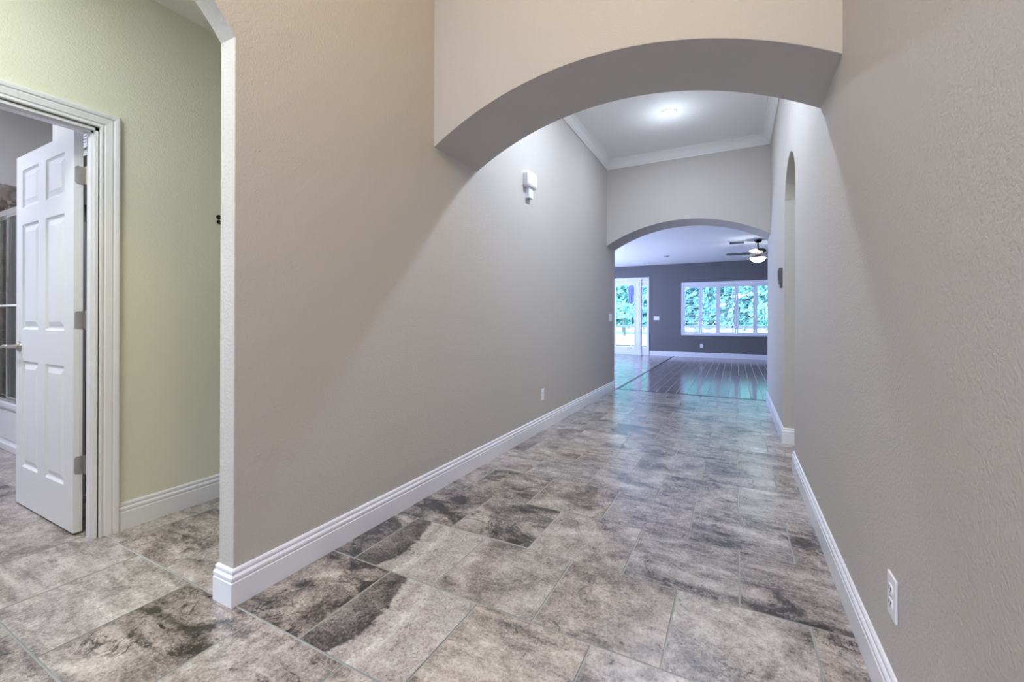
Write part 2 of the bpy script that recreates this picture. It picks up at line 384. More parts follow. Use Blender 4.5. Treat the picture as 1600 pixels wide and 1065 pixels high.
# foyer behind the camera, with an assumed front door opening behind the added fill light
bm = boxes((XL - .2, -1.2, -3.1, -3.0, 0, HF), (-.1, XR + .2, -3.1, -3.0, 0, HF), (-1.2, -.1, -3.1, -3.0, 2.5, HF))
struct(link('wall_entrance', bm, M['paint']), 'entrance wall behind the camera', 'wall')
# bathroom
bm = boxes((-5.85, -5.75, -1.0, 2.05, 0, HF), (-5.75, XV - WT, 1.95, 2.05, 0, HF), (-4.075, -3.95, 1.12, 1.95, 0, HF), (-3.95, XV - WT, 1.12, 1.24, 2.10, HF), (-5.75, XV - WT, -1.1, -1.0, 0, HF))
struct(link('wall_bathroom', bm, M['paint_bath']), 'grey painted bathroom walls seen through the doorway', 'wall')
bm = boxes((-5.75, -5.735, 1.16, 1.95, .40, 1.98), (-5.735, -4.075, 1.935, 1.95, .40, 2.28), (-5.75, -5.735, 1.16, 1.95, 2.14, 2.28), (-4.09, -4.075, 1.16, 1.935, .40, 2.28))
struct(link('wall_tub_surround', bm, M['bathtile']), 'brown stone tile surround above the bathtub', 'wall tile')
struct(link('wall_tub_surround_border', boxes((-5.75, -5.733, 1.16, 1.935, 1.98, 2.14)), M['mosaic']), 'dark mosaic border near the top of the tub tile', 'wall tile')
# side passage behind the narrow arch
bm = boxes((XR + .15, 2.2, 4.53, 4.65, 0, HR), (XR + .15, 2.2, 3.0, 3.1, 0, HR), (2.2, 2.3, 3.0, 4.65, 0, HR))
struct(link('wall_passage', bm, M['paint_lit']), 'side passage walls behind the narrow right arch', 'wall')
# far room
bm = boxes((-5.3, -3.60, YB, YB + .15, 0, 3.0), (-3.60, -2.385, YB, YB + .15, 2.43, 3.0), (-2.385, -1.42, YB, YB + .15, 0, 3.0),
           (-1.42, 1.40, YB, YB + .15, 0, .67), (-1.42, 1.40, YB, YB + .15, 2.20, 3.0), (1.40, 3.7, YB, YB + .15, 0, 3.0))
struct(link('wall_back', bm, M['accent']), 'dark charcoal accent wall at the far end', 'wall')
bm = boxes((-5.3, -5.2, 6.66, 8.2, 0, 3.0), (-5.3, -5.2, 12.6, YB, 0, 3.0), (-5.3, -5.2, 8.2, 12.6, 2.45, 3.0))
struct(link('wall_far_left', bm, M['paint']), 'far room side wall with a wide opening to the patio', 'wall')
struct(link('wall_far_right', boxes((3.6, 3.7, 6.66, YB, 0, 3.0)), M['paint']), 'far room right side wall', 'wall')
bm = boxes((-5.3, XL - WT, 6.66, 6.78, 0, 3.0), (XR + .15, 3.7, 6.66, 6.78, 0, 3.0))
struct(link('wall_far_front', bm, M['paint']), 'far room walls on both sides of the second arch', 'wall')
# ceilings
struct(link('ceiling', boxes((XL - .02, XR + .02, 2.44, 6.54, HH, HH + .1)), M['ceiling']), 'white hallway ceiling between the two arches', 'ceiling')
struct(link('ceiling.001', boxes((XL - .2, XR + .2, -3.1, 2.44, HF, HF + .1)), M['ceiling']), 'foyer ceiling above the camera', 'ceiling')
struct(link('ceiling.002', boxes((XV - .02, XL - WT + .02, -1.25, 2.65, HV, HV + .1)), M['ceiling']), 'low vestibule ceiling on the left', 'ceiling')
struct(link('ceiling.003', boxes((-5.85, XV - WT + .02, -1.1, 2.05, HBATH, HBATH + .1)), M['ceiling']), 'bathroom ceiling', 'ceiling')
struct(link('ceiling.004', boxes((-5.3, 3.7, 6.54, YB + .15, HR, HR + .1)), M['ceiling']), 'wide white ceiling of the far room', 'ceiling')
struct(link('ceiling.005', boxes((XR + .13, 2.3, 3.0, 4.65, 2.7, 2.8)), M['ceiling']), 'side passage ceiling', 'ceiling')

# ------------------------------------------------------------------ baseboards and mouldings
BB = [(0, 0), (.015, 0), (.015, .090), (.0125, .093), (.0125, .098), (.0145, .101), (.0145, .110), (.010, .117), (.0075, .118), (.0075, .122), (.0095, .125), (.009, .133), (.005, .139), (0, .140)]
def baseboard(name, path, side, label):
    bm = bmesh.new(); sweep(bm, [(x, y, 0) for x, y in path], BB, (0, 0, 1), side)
    return struct(link(name, bm, M['trim']), label, 'baseboard')
baseboard('baseboard_left', [(XL, Y2b), (XL, YP), (XL - WT, YP), (XL - WT, 2.6)], -1, 'white baseboard running along the left hallway wall and round the pier')
baseboard('baseboard_right', [(XR, -3.0), (XR, 3.75), (XR + .15, 3.75)], -1, 'white baseboard along the near right wall')
baseboard('baseboard_right_far', [(2.2, 4.53), (XR, 4.53), (XR, Y2b)], -1, 'white baseboard beyond the narrow right opening')
baseboard('baseboard_vestibule', [(XV, DY1 + .078), (XV, 2.6)], 1, 'white baseboard between the door casing and the pier')
baseboard('baseboard_left_near', [(XL - WT, -1.2), (XL - WT, -.088), (XL, -.088), (XL, -3.0)], -1, 'white baseboard of the foyer left of the camera')
baseboard('baseboard_back', [(-2.37, YB), (3.6, YB)], 1, 'white baseboard under the dark accent wall')
baseboard('baseboard_far_left', [(-5.2, YB), (-3.62, YB)], 1, 'white baseboard left of the glass door')
# crown moulding of the hall
CR = [(0, 0), (.012, 0), (.014, .012), (.022, .020), (.034, .034), (.052, .066), (.072, .088), (.084, .094), (.086, .104), (.098, .108), (.098, .116), (0, .116)]
bm = bmesh.new()
sweep(bm, [(XL, Y1b, HH - .116), (XR, Y1b, HH - .116), (XR, Y2, HH - .116), (XL, Y2, HH - .116)], CR, (0, 0, 1), -1, closed=True)
struct(link('trim_1', bm, simple('crown_white', (.78, .78, .77), .35)), 'white crown moulding round the hallway ceiling', 'crown moulding')
# vestibule door casing (profile d outward from opening, h off the wall)
CS = [(0, 0), (0, .010), (.003, .013), (.009, .013), (.012, .009), (.017, .009), (.021, .014), (.045, .0175), (.048, .0145), (.052, .0145), (.055, .020), (.066, .022), (.072, .022), (.076, .019), (.076, 0)]
bm = bmesh.new()
r = .005
sweep(bm, [(XV, DY1 + r, 0), (XV, DY1 + r, DH + r), (XV, DY0 - r, DH + r), (XV, DY0 - r, 0)], CS, (1, 0, 0), 1)
# bathroom-side casing
sweep(bm, [(XV - WT, DY1 + .03, 0), (XV - WT, DY1 + .03, DH + .01), (XV - WT, DY0 - r, DH + .01), (XV - WT, DY0 - r, 0)], CS, (-1, 0, 0), -1)
# jamb lining with stop
box(bm, XV - WT, XV, DY1 - .012, DY1 + .004, 0, DH); box(bm, XV - WT, XV, DY0 - .004, DY0 + .012, 0, DH); box(bm, XV - WT, XV, DY0, DY1, DH - .014, DH + .004)
box(bm, XV - .055, XV - .02, DY1 - .022, DY1 - .01, 0, DH - .01); box(bm, XV - .055, XV - .02, DY0 + .01, DY0 + .022, 0, DH - .01); box(bm, XV - .055, XV - .02, DY0, DY1, DH - .024, DH - .01)
struct(link('trim_2', bm, M['trim']), 'moulded white casing round the open left door', 'door casing')

# ------------------------------------------------------------------ six-panel door, opened 90 degrees into the bathroom
DW, DT, DHH = .822, .035, 2.030
panels = [(.098, .345, 1.725, 1.945), (.450, .704, 1.725, 1.945), (.098, .345, 1.020, 1.628), (.450, .704, 1.020, 1.628), (.098, .345, .224, .838), (.450, .704, .224, .838)]
def panel_face(bm, side):
    yf = 0 if side < 0 else DT
    sgn = 1 if side < 0 else -1         # inward direction
    us = sorted({0, DW} | {p[0] for p in panels} | {p[1] for p in panels}); vs = sorted({0, DHH} | {p[2] for p in panels} | {p[3] for p in panels})
    cache = {}
    def V(u, v, d=0):
        k = (round(u, 5), round(v, 5), round(d, 5))
        if k not in cache: cache[k] = bm.verts.new((-u_off(u), yf + sgn * d, v))
        return cache[k]
    def u_off(u): return DW - u         # u measured from free edge; hinge at x = 0
    for a, b in zip(us, us[1:]):
        for c, d in zip(vs, vs[1:]):
            hole = any(p[0] <= a + 1e-6 and b <= p[1] + 1e-6 and p[2] <= c + 1e-6 and d <= p[3] + 1e-6 for p in panels)
            if hole: continue
            bm.faces.new((V(a, c), V(b, c), V(b, d), V(a, d)))
    for (a, b, c, d) in panels:
        prev = None
        for ins, dep in ((0, 0), (.006, .0055), (.012, .009), (.020, .009), (.046, .0015), (.047, .0015)):
            ring = [(a + ins, c + ins), (b - ins, c + ins), (b - ins, d - ins), (a + ins, d - ins)]
            cur = [V(u, v, dep) for u, v in ring]
            if prev:
                for k in range(4): bm.faces.new((prev[k], prev[(k + 1) % 4], cur[(k + 1) % 4], cur[k]))
            prev = cur
        bm.faces.new(prev)
    return V
bm = bmesh.new()
panel_face(bm, -1); panel_face(bm, 1)
for (x0, x1, z0, z1) in ((0, 0, 0, DHH), (-DW, -DW, 0, DHH)):
    bm.faces.new([bm.verts.new(p) for p in ((x0, 0, z0), (x0, DT, z0), (x0, DT, z1), (x0, 0, z1))])
for z in (0, DHH): bm.faces.new([bm.verts.new(p) for p in ((0, 0, z), (0, DT, z), (-DW, DT, z), (-DW, 0, z))])
bmesh.ops.remove_doubles(bm, verts=bm.verts[:], dist=1e-5)
door = struct(link('door_1', bm, M['doorwhite'], loc=(-2.958, .890, .013)), 'white six-panel door standing open into the bathroom', 'door')
# lever handle with rosettes, near the free edge
def lever():
    hx, hz = -DW + .060, .920
    bm = bmesh.new()
    cyl(bm, (hx, 0, hz), (hx, -.008, hz), .032, 28, .030); cyl(bm, (hx, -.008, hz), (hx, -.014, hz), .024, 28, .018)
    cyl(bm, (hx, DT, hz), (hx, DT + .008, hz), .032, 28); cyl(bm, (hx, -.010, hz), (hx, -.052, hz), .011, 20)
    ro = link('door_handle', bm, M['nickel'], door, smooth=True)
    md = ro.modifiers.new('e', 'EDGE_SPLIT'); md.split_angle = math.radians(35)
    bm = bmesh.new(); pr = None; rings = []
    pts = [(.012, 0), (0, .0), (-.03, .002), (-.07, .000), (-.10, -.004), (-.118, -.004)]
    # lever points to the free edge side
    for i, (dx, dz) in enumerate(pts):
        w = (.004, .011, .010, .009, .0085, .004)[i]; hgt = w * .8
        rings.append([bm.verts.new((hx + dx, -.050 + hgt * math.cos(t), hz + dz + w * math.sin(t))) for t in [2 * PI * k / 14 for k in range(14)]])
    for A, B in zip(rings, rings[1:]):
        for k in range(14): bm.faces.new((A[k], B[k], B[(k + 1) % 14], A[(k + 1) % 14]))
    bm.faces.new(rings[0]); bm.faces.new(rings[-1][::-1])
    link('lever', bm, M['nickel'], ro, smooth=True)
lever()
def hinge(zc):
    bm = bmesh.new()
    # leaf on the door edge (x = 0 plane), rounded corners
    pts = [(.038, zc - .045), (.012, zc - .045)]
    for k in range(7):
        t = -PI / 2 - PI / 2 * k / 6; pts.append((.016 + .012 * math.cos(t), zc - .033 + .012 * math.sin(t)))
    for k in range(7):
        t = PI - PI / 2 * k / 6; pts.append((.016 + .012 * math.cos(t), zc + .033 + .012 * math.sin(t)))
    pts += [(.038, zc + .045)]
    prism(bm, pts, lambda u, v, t: (t, u, v), 0.0004, .0028)
    for q in ((.014, -.03), (.024, 0), (.014, .03)): cyl(bm, (.0028, q[0], zc + q[1]), (.0036, q[0], zc + q[1]), .0035, 12)
    box(bm, .0028, .018, .036, .039, zc - .045, zc + .045)
    h = link('hinge', bm, M['nickel'], door)
    bm = bmesh.new()
    for k in range(5): cyl(bm, (.017, .044, zc - .045 + k * .018 + .0006), (.017, .044, zc - .045 + (k + 1) * .018 - .0006), .0075, 16)
    cyl(bm, (.017, .044, zc - .049), (.017, .044, zc + .049), .005, 12)
    link('hinge_pin', bm, M['nickel'], h)
for z in (1.826 - .013, 1.089 - .013, .352 - .013): hinge(z)

# ------------------------------------------------------------------ bathroom things
t = empty('bathtub', (-4.915, 1.56, 0)); tag(t, 'white bathtub with a panelled apron left of the open door', 'bathtub')
bm = bmesh.new(); X0, X1, Ya, Yb, Z = -5.735 + 4.915, -4.09 + 4.915, 1.19 - 1.56, 1.93 - 1.56, .405
def rr(x0, x1, y0, y1, r, z, n=6):
    p = []
    for cx, cy, a in ((x1 - r, y1 - r, 0), (x0 + r, y1 - r, PI / 2), (x0 + r, y0 + r, PI), (x1 - r, y0 + r, 3 * PI / 2)):
        for k in range(n + 1):
            t_ = a + PI / 2 * k / n; p.append((cx + r * math.cos(t_), cy + r * math.sin(t_), z))
    return p
loops = [rr(X0, X1, Ya + .03, Yb, .01, .001), rr(X0, X1, Ya + .03, Yb, .01, Z - .05), rr(X0, X1, Ya, Yb, .012, Z - .04), rr(X0, X1, Ya, Yb, .014, Z - .006), rr(X0 + .006, X1 - .006, Ya + .006, Yb - .006, .014, Z),
         rr(X0 + .07, X1 - .07, Ya + .07, Yb - .06, .12, Z), rr(X0 + .09, X1 - .09, Ya + .09, Yb - .08, .12, Z - .03), rr(X0 + .14, X1 - .2, Ya + .12, Yb - .11, .12, .10), rr(X0 + .22, X1 - .3, Ya + .2, Yb - .18, .1, .07)]
R_ = [[bm.verts.new(p) for p in lp] for lp in loops]
for A, B in zip(R_, R_[1:]):
    n = len(A)
    for k in range(n): bm.faces.new((A[k], B[k], B[(k + 1) % n], A[(k + 1) % n]))
bm.faces.new(R_[-1]); bm.faces.new(R_[0][::-1])
o = link('tub_shell', bm, M['tub'], t, smooth=True); md = o.modifiers.new('e', 'EDGE_SPLIT'); md.split_angle = math.radians(40)
link('apron_panel', boxes((X0 + .10, X1 - .10, Ya + .022, Ya + .034, .09, .33), (X0, X1, Ya + .012, Ya + .034, .001, .055)), M['tub'], t, bevel=.004)

t = empty('shower_door', (-4.91, 1.222, .405)); tag(t, 'framed glass sliding shower door above the bathtub', 'shower door')
link('door_frame', boxes((-.82, .82, -.02, .02, 0, .028), (-.82, .82, -.024, .024, 1.54, 1.585), (-.82, -.80, -.02, .02, .028, 1.54), (.80, .82, -.02, .02, .028, 1.54)), M['chrome'], t)
for (xa, xb, y) in ((-.80, -.40, .008), (-.445, .42, -.010)):
    g = link('glass_panel', boxes((xa + .02, xb - .02, y - .003, y + .003, .05, 1.53)), M['showerglass'], t)
    link('panel_stile', boxes((xa, xa + .022, y - .008, y + .008, .03, 1.54), (xb - .022, xb, y - .008, y + .008, .03, 1.54), (xa + .022, xb - .022, y - .008, y + .008, .03, .05), (xa + .022, xb - .022, y - .008, y + .008, 1.52, 1.54)), M['chrome'], g)
link('rubber_seal', boxes((-.46, -.447, -.016, .012, .03, 1.54), (-.40, -.388, -.002, .016, .03, 1.54), (-.80, .80, -.012, .012, .028, .036)), M['black'], t)
bm = bmesh.new(); cyl(bm, (-.72, -.055, .79), (.38, -.055, .79), .010, 16)
for x in (-.70, .36): cyl(bm, (x, -.055, .79), (x, -.012, .79), .007, 12)
link('towel_bar', bm, M['plastic'], t, smooth=True)
t = empty('shower_head', (-5.735, 1.40, 2.03)); tag(t, 'small chrome shower head on the tub end wall', 'shower head')
bm = bmesh.new(); cyl(bm, (0, 0, 0), (.012, 0, 0), .03, 20); cyl(bm, (.01, 0, 0), (.10, 0, -.02), .009, 12)
link('shower_arm', bm, M['chrome'], t, smooth=True)
bm = bmesh.new(); bmesh.ops.create_uvsphere(bm, u_segments=20, v_segments=12, radius=.022, matrix=Matrix.Translation((.105, 0, -.025))); cyl(bm, (.11, 0, -.03), (.15, 0, -.075), .018, 20, .04)
link('spray_face', bm, M['chrome'], t, smooth=True)

# dark shelf unit behind the door
t = empty('storage_shelf', (-3.775, 1.36, 0)); tag(t, 'tall dark storage shelf seen in the gap behind the door hinges', 'shelf unit')
link('cabinet_body', boxes((-.17, -.155, -.22, .22, .001, 1.70), (-.155, .17, -.22, -.205, .001, 1.70), (-.155, .17, .205, .22, .001, 1.70), (-.155, .17, -.205, .205, 1.68, 1.70), (-.155, .17, -.205, .205, .02, .06)), M['cabinet'], t)
for z in (.30, .76, 1.02): link('shelf', boxes((-.155, .165, -.205, .205, z, z + .018)), M['edgegrey'], t)
link('shelf_front', boxes((.13, .15, -.205, .205, 1.04, 1.62)), M['cabinet'], t)
t = empty('storage_basket', (-3.78, 1.30, 1.70)); tag(t, 'black basket on top of the dark storage shelf', 'basket')
bm = bmesh.new(); L0 = [rr(-.10 - a, .10 + a, -.13 - a, .13 + a, .03, z) for a, z in ((0, .001), (.01, .06), (.02, .12), (.012, .12), (.0, .02))]
R_ = [[bm.verts.new(p) for p in lp] for lp in L0]
for A, B in zip(R_, R_[1:]):
    for k in range(len(A)): bm.faces.new((A[k], B[k], B[(k + 1) % len(A)], A[(k + 1) % len(A)]))
bm.faces.new(R_[-1]); bm.faces.new(R_[0][::-1]); link('basket_body', bm, M['black'], t)
t = empty('wall_register', (-3.428, 1.12, 2.25), 0); tag(t, 'white louvred air register high on the wall behind the door hinges', 'vent')
link('register_frame', boxes((-.16, .16, -.012, 0, -.11, -.095), (-.16, .16, -.012, 0, .095, .11), (-.16, -.145, -.012, 0, -.095, .095), (.145, .16, -.012, 0, -.095, .095)), M['plastic'], t)
link('register_backing', boxes((-.145, .145, -.002, 0, -.095, .095)), M['plasticgrey'], t)
link('louvers', boxes(*[(-.145, .145, -.010, -.002, -.090 + k * .018, -.080 + k * .018) for k in range(10)]), M['plastic'], t)

# ------------------------------------------------------------------ outlets, switches, sensors
def plate(name, loc, rz, label, cat, kind, w=.070, h=.116, gangs=1, group=None):
    """local frame: plate lies in xz, facing -y"""
    t = empty(name, loc, rz); tag(t, label, cat, group)
    W = w + (gangs - 1) * .046
    o = link('cover_plate', boxes((-W / 2, W / 2, -.006, 0.0, -h / 2, h / 2)), M['plastic'], t, bevel=.0022)
    for gi in range(gangs):
        cx = (gi - (gangs - 1) / 2) * .046
        if kind == 'outlet':
            for s in (-1, 1):
                bm = bmesh.new(); pts = [(cx + .0165 * math.cos(a), s * .0195 + max(-.0125, min(.0125, .0175 * math.sin(a)))) for a in [2 * PI * k / 28 for k in range(28)]]
                prism(bm, pts, lambda u, v, q: (u, q, v), -.006, -.0085)
                rc = link('receptacle', bm, M['plastic'], t)
                bm = boxes((cx - .0085, cx - .006, -.0092, -.0084, s * .0195 - .002, s * .0195 + .0075), (cx + .006, cx + .0085, -.0092, -.0084, s * .0195 - .001, s * .0195 + .0065))
                cyl(bm, (cx, -.0084, s * .0195 - .0075), (cx, -.0092, s * .0195 - .0075), .0026, 12)
                link('socket_slots', bm, M['slot'], rc)
            bm = bmesh.new(); cyl(bm, (cx, -.006, 0), (cx, -.0075, 0), .0035, 14); link('screw', bm, M['plasticgrey'], t)
        else:
            bm = bmesh.new()
            prism(bm, [(-.006, -.033), (-.0105, -.033), (-.0075, 0), (-.0125, .033), (-.006, .033)], lambda u, v, q: (q, u, v), cx - .0165, cx + .0165)
            link('rocker', bm, M['plastic'], t)
    return t
plate('wall_outlet', (XR, 1.522, .346), -PI / 2, 'white duplex outlet on the near right wall close to the camera', 'outlet', 'outlet')
plate('wall_outlet', (XL, 3.925, .352), PI / 2, 'white duplex outlet low on the left hallway wall', 'outlet', 'outlet')
plate('wall_outlet', (-.893, YB, .342), 0, 'small white outlet on the dark accent wall below the shuttered window', 'outlet', 'outlet')
plate('light_switch', (XL, 6.52, 1.135), PI / 2, 'white switch plate at the far end of the left hallway wall', 'light switch', 'switch', gangs=3)
plate('light_switch', (-2.165, YB, 1.152), 0, 'wide white switch plate on the accent wall beside the glass door', 'light switch', 'switch', gangs=3)

# siren style sensor high on the left hallway wall
t = empty('motion_sensor', (XL, 3.565, 2.375), PI / 2); tag(t, 'white rounded motion sensor high on the left hallway wall', 'sensor')
def rrx(w, h, r, y, cz=0, n=6):
    p = []
    for cx, cy, a in ((w / 2 - r, h / 2 - r, 0), (-w / 2 + r, h / 2 - r, PI / 2), (-w / 2 + r, -h / 2 + r, PI), (w / 2 - r, -h / 2 + r, 3 * PI / 2)):
        for k in range(n + 1):
            q = a + PI / 2 * k / n; p.append((cx + r * math.cos(q), y, cz + cy + r * math.sin(q)))
    return p
def rounded(loops):
    bm = bmesh.new(); R = [[bm.verts.new(p) for p in lp] for lp in loops]
    for A, B in zip(R, R[1:]):
        for k in range(len(A)): bm.faces.new((A[k], B[k], B[(k + 1) % len(A)], A[(k + 1) % len(A)]))
    bm.faces.new(R[0]); bm.faces.new(R[-1][::-1]); return bm
link('sensor_housing', rounded([rrx(.190, .140, .030, 0), rrx(.196, .146, .033, -.006), rrx(.194, .144, .033, -.048), rrx(.176, .126, .030, -.058), rrx(.166, .116, .028, -.058), rrx(.154, .104, .024, -.062)]), M['plastic'], t)
link('sensor_bracket', rounded([rrx(.085, .095, .006, 0, -.118), rrx(.085, .095, .006, -.034, -.118), rrx(.077, .087, .006, -.040, -.118)]), M['plastic'], t)
link('mounting_plate', boxes((-.050, .030, -.003, 0, -.205, -.08)), M['plasticgrey'], t)

# small dark fixture on the vestibule wall right at the pier
t = empty('wall_hook', (XV, 1.503, 1.712), -PI / 2); 
t.rotation_euler = (0, 0, PI / 2); tag(t, 'small black hook on the vestibule wall beside the pier', 'hook')
bm = bmesh.new(); cyl(bm, (0, 0, .012), (0, -.006, .012), .014, 16); cyl(bm, (0, -.004, .012), (0, -.03, .006), .0045, 12); cyl(bm, (0, -.03, .006), (0, -.036, .022), .0045, 12)
link('upper_hook', bm, M['bronze'], t)
bm = bmesh.new(); cyl(bm, (0, 0, -.018), (0, -.006, -.018), .012, 16); cyl(bm, (0, -.004, -.018), (0.004, -.02, -.036), .004, 12)
link('lower_hook', bm, M['bronze'], t)

# thermostat on the far right hallway wall
t = empty('thermostat', (XR, 4.74, 1.50), -PI / 2); tag(t, 'dark grey thermostat on the right wall beyond the narrow opening', 'thermostat')
link('thermostat_body', boxes((-.055, .055, -.030, .001, -.055, .090)), M['thermo'], t, bevel=.004)
link('thermostat_display', boxes((-.040, .040, -.0325, -.0295, -.02, .07)), M['slot'], t)
link('thermostat_base', boxes((-.04, .04, -.018, .001, -.095, -.05)), M['thermo'], t)

# recessed lights
def can(x, y, label):
    t = empty('recessed_light', (x, y, HH)); tag(t, label, 'ceiling light', 'recessed lights in the hallway ceiling')
    bm = bmesh.new(); lathe(bm, [(.062, -.0015), (.066, -.006), (.086, -.005), (.090, 0), (.062, 0)], 40)
    link('trim_ring', bm, M['plastic'], t, smooth=True)
    bm = bmesh.new(); lathe(bm, [(.062, -.0015), (.045, -.004), (0, -.005)], 40)
    link('lamp_lens', bm, M['lens'], t)
    return t
can(-.674, 5.09, 'glowing round recessed ceiling light at the centre of the hallway ceiling')

# ------------------------------------------------------------------ far room: glass door, shuttered window, fan, vent
# door_2 frame with side light
bm = boxes((-3.66, -3.60, YB - .022, YB + .13, 0, 2.40), (-2.69, -2.64, YB - .012, YB + .13, 0, 2.36), (-2.43, -2.385, YB - .022, YB + .13, 0, 2.40), (-3.66, -2.385, YB - .022, YB + .13, 2.38, 2.43))
struct(link('trim_3', bm, M['trim']), 'white frame round the glass patio door and its side light', 'door frame')
d2 = struct(link('door_2', boxes((-3.595, -3.43, YB + .03, YB + .075, .012, 2.375), (-2.845, -2.70, YB + .03, YB + .075, .012, 2.375), (-3.43, -2.845, YB + .03, YB + .075, 2.225, 2.375), (-3.43, -2.845, YB + .03, YB + .075, .012, .24)), M['doorwhite'], bevel=.002), 'white patio door with one tall glass pane', 'door')
link('glass_pane', boxes((-3.43, -2.845, YB + .048, YB + .054, .24, 2.225)), M['glass'], d2)
link('glazing_bead', boxes((-3.45, -3.425, YB + .022, YB + .032, .22, 2.245), (-2.85, -2.825, YB + .022, YB + .032, .22, 2.245), (-3.425, -2.85, YB + .022, YB + .032, 2.22, 2.245), (-3.425, -2.85, YB + .022, YB + .032, .22, .245)), M['trim'], d2)
w2 = struct(link('window_2', boxes((-2.64, -2.605, YB + .03, YB + .075, .0, 2.38), (-2.47, -2.43, YB + .03, YB + .075, .0, 2.38), (-2.605, -2.47, YB + .03, YB + .075, 2.16, 2.38), (-2.605, -2.47, YB + .03, YB + .075, 0, .25)), M['doorwhite']), 'narrow side light window beside the patio door', 'window')
link('glass_pane', boxes((-2.605, -2.47, YB + .048, YB + .054, .25, 2.16)), M['glass'], w2)
# shuttered window
w1 = struct(link('window_1', boxes((-1.447, -1.39, YB - .03, YB + .02, .645, 2.225), (1.43, 1.487, YB - .03, YB + .02, .645, 2.225), (-1.39, 1.43, YB - .03, YB + .02, 2.165, 2.225), (-1.39, 1.43, YB - .03, YB + .02, .645, .705),
     (-.46, -.44, YB + .085, YB + .12, .67, 2.20), (.50, .52, YB + .085, YB + .12, .67, 2.20), (-1.42, 1.40, YB + .085, YB + .12, .67, .70), (-1.42, 1.40, YB + .085, YB + .12, 2.17, 2.20)), M['trim'], bevel=.003), 'wide window with white plantation shutters in the accent wall', 'window')
link('glass_pane', boxes((-1.42, 1.40, YB + .10, YB + .104, .70, 2.17)), M['glass'], w1)
for i in range(6):
    xa = -1.386 + i * .4695; xb = xa + .4655
    p = link('shutter_panel', boxes((xa, xa + .050, YB - .016, YB + .012, .709, 2.161), (xb - .050, xb, YB - .016, YB + .012, .709, 2.161), (xa + .05, xb - .05, YB - .016, YB + .012, 2.06, 2.161), (xa + .05, xb - .05, YB - .016, YB + .012, .709, .755)), M['trim'], w1, bevel=.002)
    bm = bmesh.new()
    for k in range(17):
        z = .755 + (k + .5) * (2.06 - .755) / 17; a = math.radians(9); hw = .038
        pts = [(YB - .002 - hw * math.cos(a), z - hw * math.sin(a) - .002), (YB - .002, z - .0045), (YB - .002 + hw * math.cos(a), z + hw * math.sin(a) - .002), (YB - .002 + hw * math.cos(a), z + hw * math.sin(a) + .002), (YB - .002, z + .0045), (YB - .002 - hw * math.cos(a), z - hw * math.sin(a) + .002)]
        prism(bm, pts, lambda u, v, q: (q, u, v), xa + .051, xb - .051)
    link('louvers', bm, M['trim'], p)
    xm = (xa + xb) / 2 - .012
    link('tilt_rod', boxes((xm - .006, xm + .006, YB - .056, YB - .045, .80, 2.03)), M['plasticgrey'], p)

# ceiling fan
FX, FY = .415, 10.4
fan = empty('ceiling_fan', (FX, FY, HR)); tag(fan, 'dark bronze ceiling fan with a glowing bowl light in the far room', 'ceiling fan')
def part(name, prof, mat, seg=36):
    bm = bmesh.new(); lathe(bm, prof, seg); return link(name, bm, mat, fan, smooth=True)
part('canopy', [(0, 0), (.078, 0), (.074, -.02), (.05, -.06), (.018, -.068), (0, -.068)], M['bronze'])
part('downrod', [(.013, -.06), (.013, -.20)], M['bronze'])
part('motor_housing', [(0, -.185), (.05, -.19), (.13, -.205), (.155, -.225), (.150, -.25), (.10, -.275), (.055, -.285), (.05, -.36), (.062, -.372), (0, -.372)], M['bronze'])
lb = part('light_bowl', [(.150, -.372), (.148, -.385), (.125, -.43), (.08, -.463), (0, -.478)], M['bowl'])
bm = bmesh.new(); lathe(bm, [(.152, -.368), (.156, -.376), (.150, -.384)], 36); lathe(bm, [(.012, -.476), (.012, -.49), (0, -.496)], 16); link('bowl_trim', bm, M['bronze'], lb)
for k in range(5):
    a = math.radians(186 + 72 * k)
    bm = bmesh.new(); tilt = math.radians(12)
    pl = [(.19, -.05), (.22, -.062), (.50, -.072), (.57, -.066), (.60, -.04), (.605, 0), (.60, .04), (.57, .066), (.50, .072), (.22, .062), (.19, .05)]
    def fb(u, v, q):
        y = v * math.cos(tilt); z = -.285 + v * math.sin(tilt) + q
        return (u * math.cos(a) - y * math.sin(a), u * math.sin(a) + y * math.cos(a), z)
    prism(bm, pl, fb, -.003, .003)
    b_ = link('blade', bm, M['cabinet'], fan)
    bm = bmesh.new()
    P3 = lambda u, v, z: (u * math.cos(a) - v * math.sin(a), u * math.sin(a) + v * math.cos(a), z)
    for s in (-1, 1):
        pts = [P3(.10, s * .012, -.262), P3(.15, s * .034, -.30), P3(.19, s * .030, -.292), P3(.25, s * .018, -.290)]
        for p0, p1 in zip(pts, pts[1:]): cyl(bm, p0, p1, .006, 8)
    link('blade_bracket', bm, M['bronze'], b_)

